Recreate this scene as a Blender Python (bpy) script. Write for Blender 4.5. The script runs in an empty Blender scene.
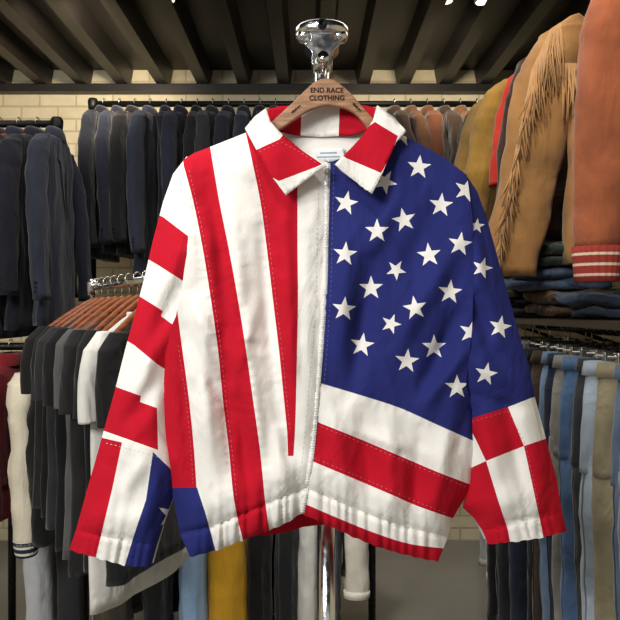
import bpy, bmesh, math, random
import numpy as np
from mathutils import Vector, Matrix, noise
from mathutils.geometry import delaunay_2d_cdt
random.seed(7)
PI = math.pi
sc = bpy.context.scene
COL = sc.collection
F = 636.0
CH = 1.45
try:
    sc.view_settings.view_transform = 'Standard'
except Exception:
    pass

def at(px, py, y):
    return Vector(((px-310)/F*y, y, CH-(py-310)/F*y))
def X(px, y): return (px-310)/F*y
def Zp(py, y): return CH-(py-310)/F*y

# ------------------------------------------------------------------ materials
def lin(c):
    out = []
    for v in c:
        v = v/255.0
        out.append(v/12.92 if v <= .04045 else ((v+.055)/1.055)**2.4)
    return (out[0], out[1], out[2], 1)

MC = {}
def fab(name, col, rough=.88, var=.14, scale=9, bump=.12, bscale=220, sheen=.15, fold=0.0, fscale=16, fz=.35, fdist=.03):
    if name in MC: return MC[name]
    m = bpy.data.materials.new(name); m.use_nodes = True
    nt = m.node_tree; b = nt.nodes['Principled BSDF']
    tc = nt.nodes.new('ShaderNodeTexCoord')
    n = nt.nodes.new('ShaderNodeTexNoise'); n.inputs['Scale'].default_value = scale; n.inputs['Detail'].default_value = 5
    nt.links.new(tc.outputs['Object'], n.inputs['Vector'])
    r = nt.nodes.new('ShaderNodeValToRGB')
    c = lin(col)
    r.color_ramp.elements[0].position = .3; r.color_ramp.elements[1].position = .7
    r.color_ramp.elements[0].color = (c[0]*(1-var), c[1]*(1-var), c[2]*(1-var), 1)
    r.color_ramp.elements[1].color = (min(1, c[0]*(1+var)), min(1, c[1]*(1+var)), min(1, c[2]*(1+var)), 1)
    nt.links.new(n.outputs['Fac'], r.inputs['Fac']); nt.links.new(r.outputs['Color'], b.inputs['Base Color'])
    n2 = nt.nodes.new('ShaderNodeTexNoise'); n2.inputs['Scale'].default_value = bscale; n2.inputs['Detail'].default_value = 3
    nt.links.new(tc.outputs['Object'], n2.inputs['Vector'])
    bp = nt.nodes.new('ShaderNodeBump'); bp.inputs['Strength'].default_value = bump; bp.inputs['Distance'].default_value = .004
    nt.links.new(n2.outputs['Fac'], bp.inputs['Height'])
    last = bp
    if fold > 0:
        mp = nt.nodes.new('ShaderNodeMapping'); mp.inputs['Scale'].default_value = (1, 1, fz)
        nt.links.new(tc.outputs['Object'], mp.inputs['Vector'])
        n3 = nt.nodes.new('ShaderNodeTexNoise'); n3.inputs['Scale'].default_value = fscale; n3.inputs['Detail'].default_value = 3
        n3.inputs['Distortion'].default_value = .8
        nt.links.new(mp.outputs['Vector'], n3.inputs['Vector'])
        b2 = nt.nodes.new('ShaderNodeBump'); b2.inputs['Strength'].default_value = fold; b2.inputs['Distance'].default_value = fdist
        nt.links.new(n3.outputs['Fac'], b2.inputs['Height']); nt.links.new(bp.outputs['Normal'], b2.inputs['Normal'])
        last = b2
    nt.links.new(last.outputs['Normal'], b.inputs['Normal'])
    b.inputs['Roughness'].default_value = rough
    b.inputs['Sheen Weight'].default_value = sheen
    b.inputs['Specular IOR Level'].default_value = .2
    MC[name] = m
    return m

def metal(name, col, rough=.12, met=1.0):
    if name in MC: return MC[name]
    m = bpy.data.materials.new(name); m.use_nodes = True
    nt = m.node_tree; b = nt.nodes['Principled BSDF']
    b.inputs['Base Color'].default_value = lin(col); b.inputs['Metallic'].default_value = met
    tc = nt.nodes.new('ShaderNodeTexCoord')
    n = nt.nodes.new('ShaderNodeTexNoise'); n.inputs['Scale'].default_value = 60; n.inputs['Detail'].default_value = 6
    nt.links.new(tc.outputs['Object'], n.inputs['Vector'])
    mr = nt.nodes.new('ShaderNodeMapRange'); mr.inputs['From Min'].default_value = .3; mr.inputs['From Max'].default_value = .7
    mr.inputs['To Min'].default_value = rough*.6; mr.inputs['To Max'].default_value = rough*1.6
    nt.links.new(n.outputs['Fac'], mr.inputs['Value']); nt.links.new(mr.outputs['Result'], b.inputs['Roughness'])
    MC[name] = m
    return m

def wood(name, c1, c2, rough=.4, sx=(6, 40, 40)):
    if name in MC: return MC[name]
    m = bpy.data.materials.new(name); m.use_nodes = True
    nt = m.node_tree; b = nt.nodes['Principled BSDF']
    tc = nt.nodes.new('ShaderNodeTexCoord'); mp = nt.nodes.new('ShaderNodeMapping'); mp.inputs['Scale'].default_value = sx
    n = nt.nodes.new('ShaderNodeTexNoise'); n.inputs['Scale'].default_value = 3; n.inputs['Detail'].default_value = 6
    r = nt.nodes.new('ShaderNodeValToRGB'); r.color_ramp.elements[0].color = lin(c1); r.color_ramp.elements[1].color = lin(c2)
    r.color_ramp.elements[0].position = .35; r.color_ramp.elements[1].position = .68
    nt.links.new(tc.outputs['Object'], mp.inputs['Vector']); nt.links.new(mp.outputs['Vector'], n.inputs['Vector'])
    nt.links.new(n.outputs['Fac'], r.inputs['Fac']); nt.links.new(r.outputs['Color'], b.inputs['Base Color'])
    b.inputs['Roughness'].default_value = rough
    MC[name] = m
    return m

def emis(name, col, s):
    m = bpy.data.materials.new(name); m.use_nodes = True
    b = m.node_tree.nodes['Principled BSDF']
    b.inputs['Emission Color'].default_value = lin(col); b.inputs['Emission Strength'].default_value = s
    return m

def brick_mat():
    m = bpy.data.materials.new('cream_brick'); m.use_nodes = True
    nt = m.node_tree; b = nt.nodes['Principled BSDF']
    tc = nt.nodes.new('ShaderNodeTexCoord'); sp = nt.nodes.new('ShaderNodeSeparateXYZ'); cb = nt.nodes.new('ShaderNodeCombineXYZ')
    ad = nt.nodes.new('ShaderNodeMath'); ad.operation = 'ADD'
    nt.links.new(tc.outputs['Object'], sp.inputs[0])
    nt.links.new(sp.outputs['X'], ad.inputs[0]); nt.links.new(sp.outputs['Y'], ad.inputs[1])
    nt.links.new(ad.outputs[0], cb.inputs['X']); nt.links.new(sp.outputs['Z'], cb.inputs['Y'])
    br = nt.nodes.new('ShaderNodeTexBrick'); br.inputs['Scale'].default_value = 1
    br.inputs['Brick Width'].default_value = .23; br.inputs['Row Height'].default_value = .078; br.inputs['Mortar Size'].default_value = .006
    br.inputs['Color1'].default_value = lin((226, 214, 182)); br.inputs['Color2'].default_value = lin((212, 198, 164)); br.inputs['Mortar'].default_value = lin((190, 175, 142))
    nt.links.new(cb.outputs[0], br.inputs['Vector'])
    nz = nt.nodes.new('ShaderNodeTexNoise'); nz.inputs['Scale'].default_value = 14; nz.inputs['Detail'].default_value = 8
    nt.links.new(tc.outputs['Object'], nz.inputs['Vector'])
    nr = nt.nodes.new('ShaderNodeMapRange'); nr.inputs['To Min'].default_value = .78; nr.inputs['To Max'].default_value = 1.12
    nt.links.new(nz.outputs['Fac'], nr.inputs['Value'])
    mx = nt.nodes.new('ShaderNodeVectorMath'); mx.operation = 'SCALE'
    nt.links.new(br.outputs['Color'], mx.inputs[0]); nt.links.new(nr.outputs['Result'], mx.inputs['Scale'])
    nt.links.new(mx.outputs[0], b.inputs['Base Color'])
    bp = nt.nodes.new('ShaderNodeBump'); bp.inputs['Strength'].default_value = .6; bp.inputs['Distance'].default_value = .008; bp.invert = True
    nt.links.new(br.outputs['Fac'], bp.inputs['Height'])
    bp2 = nt.nodes.new('ShaderNodeBump'); bp2.inputs['Strength'].default_value = .4; bp2.inputs['Distance'].default_value = .01
    nt.links.new(nz.outputs['Fac'], bp2.inputs['Height']); nt.links.new(bp.outputs['Normal'], bp2.inputs['Normal'])
    nt.links.new(bp2.outputs['Normal'], b.inputs['Normal'])
    b.inputs['Roughness'].default_value = .7
    return m

JK = dict(bump=.3, bscale=420, fold=.6, fscale=8, fz=.6, fdist=.026)
WHITE = fab('white_cotton', (231, 228, 222), var=.03, sheen=.05, **JK)
RED = fab('red_cotton', (180, 12, 36), var=.06, sheen=.0, **JK)
NAVY = fab('navy_cotton', (36, 42, 106), var=.06, sheen=.0, **JK)
LINING = fab('cream_lining', (228, 226, 218), var=.04)
CHROME = metal('chrome', (228, 228, 230), .15)
STEEL = metal('steel_wire', (190, 188, 182), .25)
IRON = metal('black_iron', (22, 21, 20), .45, .6)
HWOOD = wood('hanger_wood', (122, 86, 58), (172, 128, 92), .45, (6, 8, 50))
HWOOD2 = wood('rack_hanger_wood', (112, 58, 28), (150, 82, 42), .35, (8, 40, 40))
INK = fab('engraved_ink', (40, 20, 12), var=.02)

# ------------------------------------------------------------------ mesh builder
def link(o, parent=None):
    COL.objects.link(o)
    if parent is not None: o.parent = parent
    return o

class MB:
    def __init__(s): s.v = []; s.f = []; s.m = []
    def add(s, vs, fs, mi=0):
        k = len(s.v); s.v += [Vector(v) for v in vs]
        for f in fs: s.f.append(tuple(i+k for i in f)); s.m.append(mi)
    def loft(s, rings, cap0=True, cap1=True, mi=0):
        n = len(rings[0]); vs = [p for r in rings for p in r]; fs = []
        for j in range(len(rings)-1):
            for i in range(n):
                fs.append((j*n+i, j*n+(i+1) % n, (j+1)*n+(i+1) % n, (j+1)*n+i))
        if cap0: fs.append(tuple(range(n))[::-1])
        if cap1: fs.append(tuple((len(rings)-1)*n+i for i in range(n)))
        s.add(vs, fs, mi)
    def tube(s, pts, r, n=10, mi=0):
        pts = [Vector(p) for p in pts]; rings = []
        rr = r if isinstance(r, (list, tuple)) else [r]*len(pts)
        t0 = (pts[1]-pts[0]).normalized()
        up = Vector((0, 0, 1)) if abs(t0.z) < .9 else Vector((1, 0, 0))
        u = t0.cross(up).normalized()
        for i, p in enumerate(pts):
            if i == 0: t = t0
            elif i == len(pts)-1: t = (pts[i]-pts[i-1]).normalized()
            else: t = ((pts[i+1]-p).normalized()+(p-pts[i-1]).normalized()).normalized()
            u = (u-t*u.dot(t)).normalized(); w = t.cross(u)
            rings.append([p+(u*math.cos(a)+w*math.sin(a))*rr[i] for a in [2*PI*k/n for k in range(n)]])
        s.loft(rings, mi=mi)
    def box(s, c, d, mi=0):
        c = Vector(c); x, y, z = d[0]/2, d[1]/2, d[2]/2
        vs = [c+Vector((sx*x, sy*y, sz*z)) for sx in (-1, 1) for sy in (-1, 1) for sz in (-1, 1)]
        s.add(vs, [(0, 1, 3, 2), (4, 6, 7, 5), (0, 4, 5, 1), (2, 3, 7, 6), (0, 2, 6, 4), (1, 5, 7, 3)], mi)
    def lathe(s, prof, c, n=32, axis='z', mi=0, sx=1, sy=1):
        c = Vector(c); rings = []
        for r, h in prof:
            ring_ = []
            for k in range(n):
                a = 2*PI*k/n
                if axis == 'z': ring_.append(c+Vector((r*math.cos(a)*sx, r*math.sin(a)*sy, h)))
                else: ring_.append(c+Vector((r*math.cos(a), h, r*math.sin(a))))
            rings.append(ring_)
        s.loft(rings, mi=mi)
    def crumple(s, amp, fr, seed=0, zs=.6):
        o = Vector((seed*3.7, seed*1.3, seed*2.1))
        for v in s.v:
            q = Vector((v.x*fr, v.y*fr, v.z*fr*zs))+o
            a = noise.noise_vector(q); c = noise.noise_vector(q*2.3)
            v += Vector((a.x+.4*c.x, a.y+.4*c.y, .3*a.z))*amp
        return s
    def build(s, name, mats, parent=None, smooth=True, bevel=0, off=None, seg=2):
        me = bpy.data.meshes.new(name)
        vs = [tuple(v-off) if off is not None else tuple(v) for v in s.v]
        me.from_pydata(vs, [], s.f)
        mats = mats if isinstance(mats, (list, tuple)) else [mats]
        for m in mats: me.materials.append(m)
        me.polygons.foreach_set('material_index', s.m)
        bm = bmesh.new(); bm.from_mesh(me); bmesh.ops.recalc_face_normals(bm, faces=bm.faces); bm.to_mesh(me); bm.free()
        me.polygons.foreach_set('use_smooth', [smooth]*len(me.polygons))
        o = bpy.data.objects.new(name, me); link(o, parent)
        if bevel:
            b = o.modifiers.new('bevel', 'BEVEL'); b.width = bevel; b.segments = seg; b.limit_method = 'ANGLE'
        return o

def tag(o, label, cat, group=None):
    o['label'] = label; o['category'] = cat
    if group: o['group'] = group
    return o
def thing(name, label, cat, loc, rz=0, group=None):
    o = bpy.data.objects.new(name, None); o.empty_display_size = .05
    o.location = loc; o.rotation_euler = (0, 0, rz); link(o)
    return tag(o, label, cat, group)
def struct(o): o['kind'] = 'structure'; return o

# ------------------------------------------------------------------ room
YB = 4.0; HC = 2.85; XL = -2.7; XR = 1.75; YF = -3.0
def floor_mat():
    m = bpy.data.materials.new('concrete'); m.use_nodes = True
    nt = m.node_tree; b = nt.nodes['Principled BSDF']
    tc = nt.nodes.new('ShaderNodeTexCoord')
    n = nt.nodes.new('ShaderNodeTexNoise'); n.inputs['Scale'].default_value = 2.5; n.inputs['Detail'].default_value = 8
    nt.links.new(tc.outputs['Object'], n.inputs['Vector'])
    r = nt.nodes.new('ShaderNodeValToRGB'); r.color_ramp.elements[0].color = lin((116, 113, 106)); r.color_ramp.elements[1].color = lin((154, 150, 142))
    nt.links.new(n.outputs['Fac'], r.inputs['Fac']); nt.links.new(r.outputs['Color'], b.inputs['Base Color'])
    b.inputs['Roughness'].default_value = .55
    return m
b = MB(); b.box(((XL+XR)/2, (YB+YF)/2, -.05), (XR-XL, YB-YF, .1)); struct(b.build('floor', floor_mat(), smooth=False))
BR = brick_mat()
b = MB(); b.box(((XL+XR)/2, YB+.05, 1.5), (XR-XL+.2, .1, 3.0)); struct(b.build('wall_back', BR, smooth=False))
b = MB(); b.box((XL-.05, (YB+YF)/2, 1.5), (.1, YB-YF, 3.0)); struct(b.build('wall_left', BR, smooth=False))
b = MB(); b.box((XR+.05, (YB+YF)/2, 1.5), (.1, YB-YF, 3.0)); struct(b.build('wall_right', BR, smooth=False))
def ceil_mat():
    m = bpy.data.materials.new('brown_deck'); m.use_nodes = True
    nt = m.node_tree; b = nt.nodes['Principled BSDF']
    tc = nt.nodes.new('ShaderNodeTexCoord')
    n = nt.nodes.new('ShaderNodeTexNoise'); n.inputs['Scale'].default_value = 5; n.inputs['Detail'].default_value = 6
    nt.links.new(tc.outputs['Object'], n.inputs['Vector'])
    r = nt.nodes.new('ShaderNodeValToRGB'); r.color_ramp.elements[0].color = lin((28, 25, 22)); r.color_ramp.elements[1].color = lin((43, 38, 33))
    nt.links.new(n.outputs['Fac'], r.inputs['Fac']); nt.links.new(r.outputs['Color'], b.inputs['Base Color'])
    b.inputs['Roughness'].default_value = .45; b.inputs['Metallic'].default_value = .2
    return m
CM = ceil_mat()
b = MB(); per = .25; x = XL; prof = []
while x < XR:
    prof += [(x, HC), (x+.07, HC), (x+.09, HC+.11), (x+.23, HC+.11)]
    x += per
prof.append((x, HC))
vs = [Vector((p[0], YF, p[1])) for p in prof]+[Vector((p[0], YB, p[1])) for p in prof]
n = len(prof)
b.add(vs, [(i, i+1, n+i+1, n+i) for i in range(n-1)])
struct(b.build('ceiling', CM, smooth=False))
b = MB(); b.box(((XL+XR)/2, YB-.03, HC-.02), (XR-XL, .06, .05)); struct(b.build('trim_1', CM, smooth=False))

# ------------------------------------------------------------------ garment building
ORD = ['first', 'second', 'third', 'fourth', 'fifth', 'sixth', 'seventh', 'eighth', 'ninth', 'tenth', 'eleventh', 'twelfth']
def sg(v, p): return math.copysign(abs(v)**p, v)
def ring(cx, cy, z, a, bb, n=28, p=.8, fold=0, m=5, ph=0):
    out = []
    for i in range(n):
        th = 2*PI*i/n; k = 1+fold*math.sin(m*th+ph)+fold*.5*math.sin((m+3)*th-ph*1.7)
        out.append(Vector((cx+a*sg(math.cos(th), p)*(1+.12*fold*math.sin(m*th+ph)), cy+bb*sg(math.sin(th), p)*k, z)))
    return out
def lerp(a, b, t): return a+(b-a)*t
def resample(levels, n):
    L = []
    for i in range(n):
        t = i/(n-1)*(len(levels)-1); j = min(int(t), len(levels)-2); f = t-j; f = f*f*(3-2*f)*.5+f*.5
        L.append(tuple(lerp(levels[j][k], levels[j+1][k], f) for k in range(len(levels[0]))))
    return L

def hanger(loc, rz, label, w=.2, clips=False, mat=None, hook=None, drop=.07):
    h = thing('clothes_hanger', label, 'hanger', loc, rz, None)
    b = MB(); pts = []
    r = .018
    for k in range(13):
        a = math.radians(-60+k*20); pts.append((r*math.sin(-a)*1.0, 0, r*math.cos(a)-.004))
    pts += [(0, 0, -.035), (0, 0, -.07)]
    b.tube(pts, .0022, 6); b.build('hook', hook or STEEL, h)
    b = MB()
    if clips:
        b.tube([(-w, 0, -.07), (w, 0, -.07)], .004, 8); b.build('bar', STEEL, h)
        for s in (-1, 1):
            c = MB(); c.box((s*w*.8, 0, -.078), (.025, .02, .04)); c.build('clip', STEEL, h, False, .003)
    else:
        rings = []
        for i in range(17):
            t = -1+2*i/16; z = -.066-drop*abs(t)**1.25; hh = .016*(1-.35*abs(t)); y = .02*t*t
            rings.append([Vector((w*t, y+.007*math.cos(q), z+hh*math.sin(q))) for q in [2*PI*k/10 for k in range(10)]])
        b.loft(rings); b.build('shoulder_bar', mat or HWOOD2, h)
    return h

def coat(name, label, cat, loc, rz, body, sleeve=None, cuff=None, collar=None, L=.75, sl=.62, spread=.05, group=None, style='suit', seed=0, th=.05, sw=.2, cufflen=.06, fringe=None, sr=1.0, cr=None):
    rnd = random.Random(seed+11)
    t = thing(name, label, cat, loc, rz, group)
    sleeve = sleeve or body; collar = collar or body
    ph = rnd.uniform(0, 6)
    z1 = -.07-L
    cr = cr or {'suit': (.009, 11), 'tee': (.009, 8), 'bomber': (.014, 10), 'fringe': (.014, 9), 'coat': (.012, 9)}[style]
    if style == 'tee':
        lv = [(-.112, .080, th*.5, 0), (-.124, .105, th*.75, .0), (-.17, sw*.88, th*.9, .15), (-.225, sw+.008, th, .3), (-.34, sw+.012, th, .6),
              (lerp(-.34, z1, .5), sw+.008, th*1.0, 1), (z1, sw+.015, th*1.08, 1.2)]
    else:
        lv = [(-.072, .062, th*.75, 0), (-.092, .11, th*.9, .0), (-.125, sw*.93, th*.9, .15), (-.18, sw+.012, th, .3), (-.3, sw+.012, th, .6),
              (lerp(-.3, z1, .5), sw+.008, th*1.0, 1), (z1, sw+.02, th*1.08, 1.2)]
    b = MB(); b.loft([ring(0, 0, l[0], l[1], l[2], 40, .8, .16*l[3], 6, ph+l[0]*2) for l in resample(lv, 34)]); b.crumple(cr[0], cr[1], seed); b.build('body', body, t)
    if cuff and style in ('bomber',):
        b = MB(); rg = []
        for k in range(6): rg.append(ring(0, 0, z1+.004-.065*k/5, sw+.004-.012*math.sin(k/5*PI*.5), th*.95, 64, .8, .08, 20, 0))
        b.loft(rg); b.build('knit_waistband', cuff, t)
    for s in (-1, 1):
        if style == 'tee':
            sv = [(s*(sw-.035), 0, -.155, .03, th*.7), (s*(sw+.000), 0, -.20, .036, th*.85), (s*(sw+.014), -.002, -.28, .036, th*.85), (s*(sw+.016), -.004, -.385, .036, th*.8)]
        else:
            jb = rnd.uniform(-.02, .02)
            sv = [(s*(sw-.03), 0, -.108, .025, th*.7), (s*(sw+.005), 0, -.15, .048*sr, th*.95), (s*(sw+.025+spread*.2), -.005+jb, -.28, .058*sr, th),
                  (s*(sw+.03+spread*.6), -.02+jb, lerp(-.28, -.12-sl, .5), .056*sr, th*.95), (s*(sw+.03+spread), -.035+jb, -.12-sl, .047*sr, th*.85)]
        b = MB(); rs = resample(sv, 30); rg = []
        wa = .0 if style == 'tee' else (.035 if style == 'suit' else .04)
        for i, q in enumerate(rs):
            w = 1+wa*math.sin(i*1.3+ph)+wa*.8*math.sin(i*2.3+ph*2)
            rg.append(ring(q[0], q[1], q[2], q[3]*(1+(w-1)*.6), q[4]*w, 26, .9, .06, 3, ph+i*.3))
        if style != 'tee':
            q = rs[-1]; rg.append(ring(q[0], q[1], q[2]+.01, q[3]*.82, q[4]*.82, 26, .9))
        b.loft(rg); b.crumple(cr[0], cr[1], seed+s); b.build('sleeve', sleeve, t)
        q = rs[-1]
        if cuff and style != 'tee':
            b = MB(); rg = []
            for k in range(5): rg.append(ring(q[0], q[1], q[2]+.012-cufflen*k/4, q[3]*(1.04-.05*k), q[4]*(1.04-.05*k), 72, .9, .05, 22))
            b.loft(rg); b.crumple(cr[0]*.5, cr[1], seed+s); b.build('cuff', cuff, t)
        if style == 'suit':
            for k in range(3):
                bb = MB(); c = Vector((q[0]+s*q[3]*1.0, q[1]+.005, q[2]+.03+.018*k))
                bb.lathe([(0, 0), (.006, 0), (.006, .003), (0, .003)], (0, 0, 0), 10)
                bb.v = [Vector((v.z*s, v.x, v.y))+c for v in bb.v]
                bb.build('cuff_button', IRON, t)
        if style == 'fringe':
            b = MB()
            for i in range(170):
                f = i/169*.999; j = 4+f*(len(rs)-6); a0 = rs[int(j)]; a1 = rs[min(int(j)+1, len(rs)-1)]; u = j-int(j)
                cx, cy, cz, ra, rb = [lerp(a0[k], a1[k], u) for k in range(5)]
                p0 = (cx+s*ra*.45, cy-rb*1.12, cz)
                ln = rnd.uniform(.14, .23)*(1-.62*max(0, f-.35)/.65); dx = rnd.uniform(-.04, .025); dy = rnd.uniform(-.026, 0)
                b.tube([p0, (p0[0]+dx*.3+rnd.uniform(-.006, .006), p0[1]-.012+dy*.5, p0[2]-ln*.5), (p0[0]+dx, p0[1]-.01+dy, p0[2]-ln)], [.0032, .003, .0016], 4)
            fo = b.build('fringe', fringe or sleeve, t); fo['kind'] = 'stuff'
    if style == 'fringe':
        b = MB()
        for i in range(110):
            f = i/109*2-1; p0 = (f*(sw+.01), -th*1.2, -.27-.04*(1-abs(f)))
            ln = rnd.uniform(.13, .19); dx = rnd.uniform(-.01, .01)
            b.tube([p0, (p0[0]+dx, p0[1]-.008, p0[2]-ln*.5), (p0[0]+dx*2, p0[1]-.006, p0[2]-ln)], [.0034, .003, .0016], 4)
        fo = b.build('fringe', fringe or sleeve, t); fo['kind'] = 'stuff'
    # collar
    b = MB(); rg = []
    if style == 'tee':
        for k in range(5):
            a = k/4*PI; rg.append(ring(0, -.002, -.112+.008*math.cos(a), .083+.005*math.sin(a), th*.52+.005*math.sin(a), 24, .9))
        b.loft(rg, False, False); b.build('neckband', collar, t)
    else:
        for (z, k) in ((-.085, .95), (-.06, .95), (-.045, .98), (-.04, 1.1), (-.055, 1.32), (-.085, 1.55), (-.092, 1.5)):
            rg.append(ring(0, .003, z, .06*k, th*.72*k, 24, .9))
        b.loft(rg, False, False); b.build('collar', collar, t)
    if style == 'suit':
        for s in (-1, 1):
            b = MB(); yy = -th*1.14
            p = [(s*.02, yy*.8, -.08), (s*.075, yy*.86, -.10), (s*.10, yy, -.19), (s*.075, yy*1.04, -.2), (s*.015, yy*1.1, -.4)]
            b.add(p+[(q[0], q[1]+.006, q[2]) for q in p], [(0, 1, 2, 3, 4), (9, 8, 7, 6, 5)]+[(i, (i+1) % 5, 5+(i+1) % 5, 5+i) for i in range(5)])
            b.build('lapel', collar, t, False)
    if style in ('bomber', 'fringe', 'coat'):
        b = MB(); yy = -th*1.12
        b.tube([(0, yy*.85, -.1), (0.003, yy, -.2), (-.003, yy*1.06, lerp(-.2, z1, .5)), (0, yy*1.12, z1+.01)], .005, 6); b.build('front_fastening', STEEL if style == 'bomber' else body, t)
        for s in (-1, 1):
            b = MB(); b.box((s*.11, -th*1.12, z1+.16), (.11, .008, .03)); b.build('pocket_flap', body, t, False, .003)
    return t

def jeans(name, label, loc, rz, mat, L=1.05, group=None, seed=0, hw=.19, th=.042, band=None, seam=None):
    rnd = random.Random(seed+5); ph = rnd.uniform(0, 6)
    t = thing(name, label, 'trousers', loc, rz, group)
    z0 = -.085
    b = MB(); lv = [(z0-.03, hw*.94, th*.85, 0), (z0-.1, hw, th, .4), (z0-.2, hw*1.04, th*1.05, .7), (z0-.29, hw*1.04, th, .9)]
    b.loft([ring(0, 0, l[0], l[1], l[2], 36, .7, .14*l[3], 5, ph) for l in resample(lv, 14)]); b.crumple(.006, 15, seed); b.build('seat', mat, t)
    for s in (-1, 1):
        b = MB(); lv = [(s*hw*.52, z0-.24, hw*.5, th*.98), (s*hw*.53, z0-.4, hw*.5, th*.98), (s*hw*.52, z0-.65, hw*.47, th*.97), (s*hw*.5, z0-L, hw*.45, th*.95)]
        rg = []; rsl_ = resample(lv, 44)
        for i, l in enumerate(rsl_):
            rg.append(ring(l[0], .003*math.sin(i*.16+ph), l[1], l[2], l[3], 26, .7, .14, 4, ph+i*.02*s))
        b.loft(rg); b.crumple(.0055, 15, seed+s*.5, .7); b.build('leg', mat, t)
        if seam:
            b = MB(); yo = rnd.uniform(-.3, .3)*th
            b.tube([(l[0]+s*(l[2]*.985), .003*math.sin(i*.16+ph)+yo, l[1]) for i, l in enumerate(rsl_)], .0028, 5); b.crumple(.0055, 15, seed+s*.5, .7); b.build('side_seam', seam, t)
        c = MB(); q = lv[-1]; c.loft([ring(q[0], .003*math.sin(43*.16+ph), q[1]+dz, q[2]*k, q[3]*k*1.05, 26, .7, .14, 4, ph+43*.02*s) for dz, k in ((.03, 1.02), (.03, 1.05), (0, 1.05), (-.002, 1.0))]); c.crumple(.0055, 15, seed+s*.5, .7); c.build('hem', mat, t)
        b = MB()
        p = [(s*.03, z0-.08), (s*.145, z0-.08), (s*.145, z0-.19), (s*.088, z0-.215), (s*.03, z0-.19)]
        vs = [(q[0], -th*1.22, q[1]) for q in p]+[(q[0], -th*.8, q[1]) for q in p]
        b.add(vs, [(0, 1, 2, 3, 4), (9, 8, 7, 6, 5)]+[(i, (i+1) % 5, 5+(i+1) % 5, 5+i) for i in range(5)]); b.build('pocket', mat, t, False)
    b = MB(); b.loft([ring(0, 0, z, hw*.95*k, th*.9*k, 36, .7) for z, k in ((z0+.0, .97), (z0+.002, 1.02), (z0-.035, 1.06), (z0-.037, .98))]); b.crumple(.006, 15, seed); b.build('waistband', band or mat, t)
    return t

def pipe_rail(name, label, p0, p1, mat=IRON, r=.016, posts=(True, True), cat='clothes rail', base=.06):
    p0 = Vector(p0); p1 = Vector(p1)
    t = thing(name, label, cat, (p0.x, p0.y, 0))
    o = Vector((p0.x, p0.y, 0))
    b = MB(); b.tube([p0-o, p1-o], r, 14); b.build('rail', mat, t)
    for p, u in zip((p0, p1), posts):
        b = MB(); b.lathe([(0, -.03), (r*1.5, -.03), (r*1.6, -.01), (r*1.7, .015), (r*1.3, .028), (0, .032)], p-o, 16); b.build('elbow', mat, t)
        if u:
            b = MB(); b.tube([p-o, Vector((p.x, p.y, .01))-o], r, 14); b.build('post', mat, t)
            b = MB(); b.lathe([(0, 0), (base, 0), (base, .01), (.025, .016), (.022, .04), (0, .04)], Vector((p.x, p.y, 0))-o, 20); b.build('flange', mat, t)
    return t

C = lambda n, c, **k: fab(n, c, **{**dict(fold=.45), **k})
SUITS = [C('suit_navy', (27, 30, 44)), C('suit_midnight', (20, 22, 32)), C('suit_slate', (36, 40, 53)), C('suit_black', (15, 15, 18)), C('suit_charcoal', (34, 34, 39))]
BROWNS = [C('coat_brown', (72, 46, 27)), C('coat_dark_brown', (46, 31, 21)), C('coat_tan', (88, 58, 32)), C('coat_chestnut', (78, 42, 21))]

# ---- back wall rail
YR = 3.4; ZR = Zp(104, YR)
pipe_rail('clothes_rail', 'long black iron pipe rail across the back brick wall', (X(93, YR), YR, ZR), (X(506, YR), YR, ZR))
names = ['navy', 'midnight blue', 'slate blue', 'black', 'charcoal']
for i in range(12):
    px = 104+i*15.6; ci = [1, 0, 3, 2, 1, 0, 3, 4, 1, 0, 3, 1][i]; rz = PI/2+random.uniform(-.14, .14)
    z = ZR+.014
    coat('suit_jacket', f'dark {names[ci]} suit jacket, {ORD[i]} from the left end of the back wall rail', 'jacket', (X(px, YR), YR, z), rz, SUITS[ci], L=random.uniform(.74, .98), sl=random.uniform(.62, .72), group='suit jackets on the back wall rail', seed=i, th=random.uniform(.033, .039), sw=random.uniform(.185, .215))
    hanger((X(px, YR), YR, z), rz, f'hanger of the {ORD[i]} suit jacket from the left on the back wall rail')
bn = ['brown', 'dark brown', 'tan', 'chestnut']
for i in range(7):
    px = 394+i*16.5; ci = [1, 0, 3, 1, 2, 0, 3][i]; rz = PI/2+random.uniform(-.1, .1); z = ZR+.014
    coat('leather_jacket', f'{bn[ci]} jacket, {ORD[i]} right of the collar on the back wall rail', 'jacket', (X(px, YR), YR, z), rz, BROWNS[ci], L=random.uniform(.68, .8), sl=.62, group='brown jackets on the back wall rail', seed=30+i, th=.038, style='coat')
    hanger((X(px, YR), YR, z), rz, f'hanger of the {ORD[i]} brown jacket right of the collar on the back rail')

# ---- left rail, two tiers
YL = 2.8; ZL = Zp(124, YL)
pipe_rail('clothes_rail', 'black iron pipe rail of slate suit jackets at the far left', (X(-110, YL), YL, ZL), (X(57, YL), YL, ZL))
for i in range(6):
    px = 56-i*18.5; ci = [2, 1, 0, 4, 1, 2][i]; rz = PI/2+random.uniform(-.12, .12); z = ZL+.014
    coat('suit_jacket', f'dark {names[ci]} suit jacket, {ORD[i]} from the right end of the far left rail', 'jacket', (X(px, YL), YL, z), rz, SUITS[ci], L=random.uniform(.80, .9), sl=random.uniform(.64, .72), group='suit jackets on the far left rail', seed=60+i, th=.037, sw=random.uniform(.19, .21))
    hanger((X(px, YL), YL, z), rz, f'hanger of the {ORD[i]} suit jacket from the right on the far left rail')
ZL2 = 1.30; YL2 = 2.62
pipe_rail('clothes_rail', 'low black pipe rail under the suit jackets at the far left', (X(-110, YL2), YL2, ZL2), (X(84, YL2), YL2, ZL2))
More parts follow.
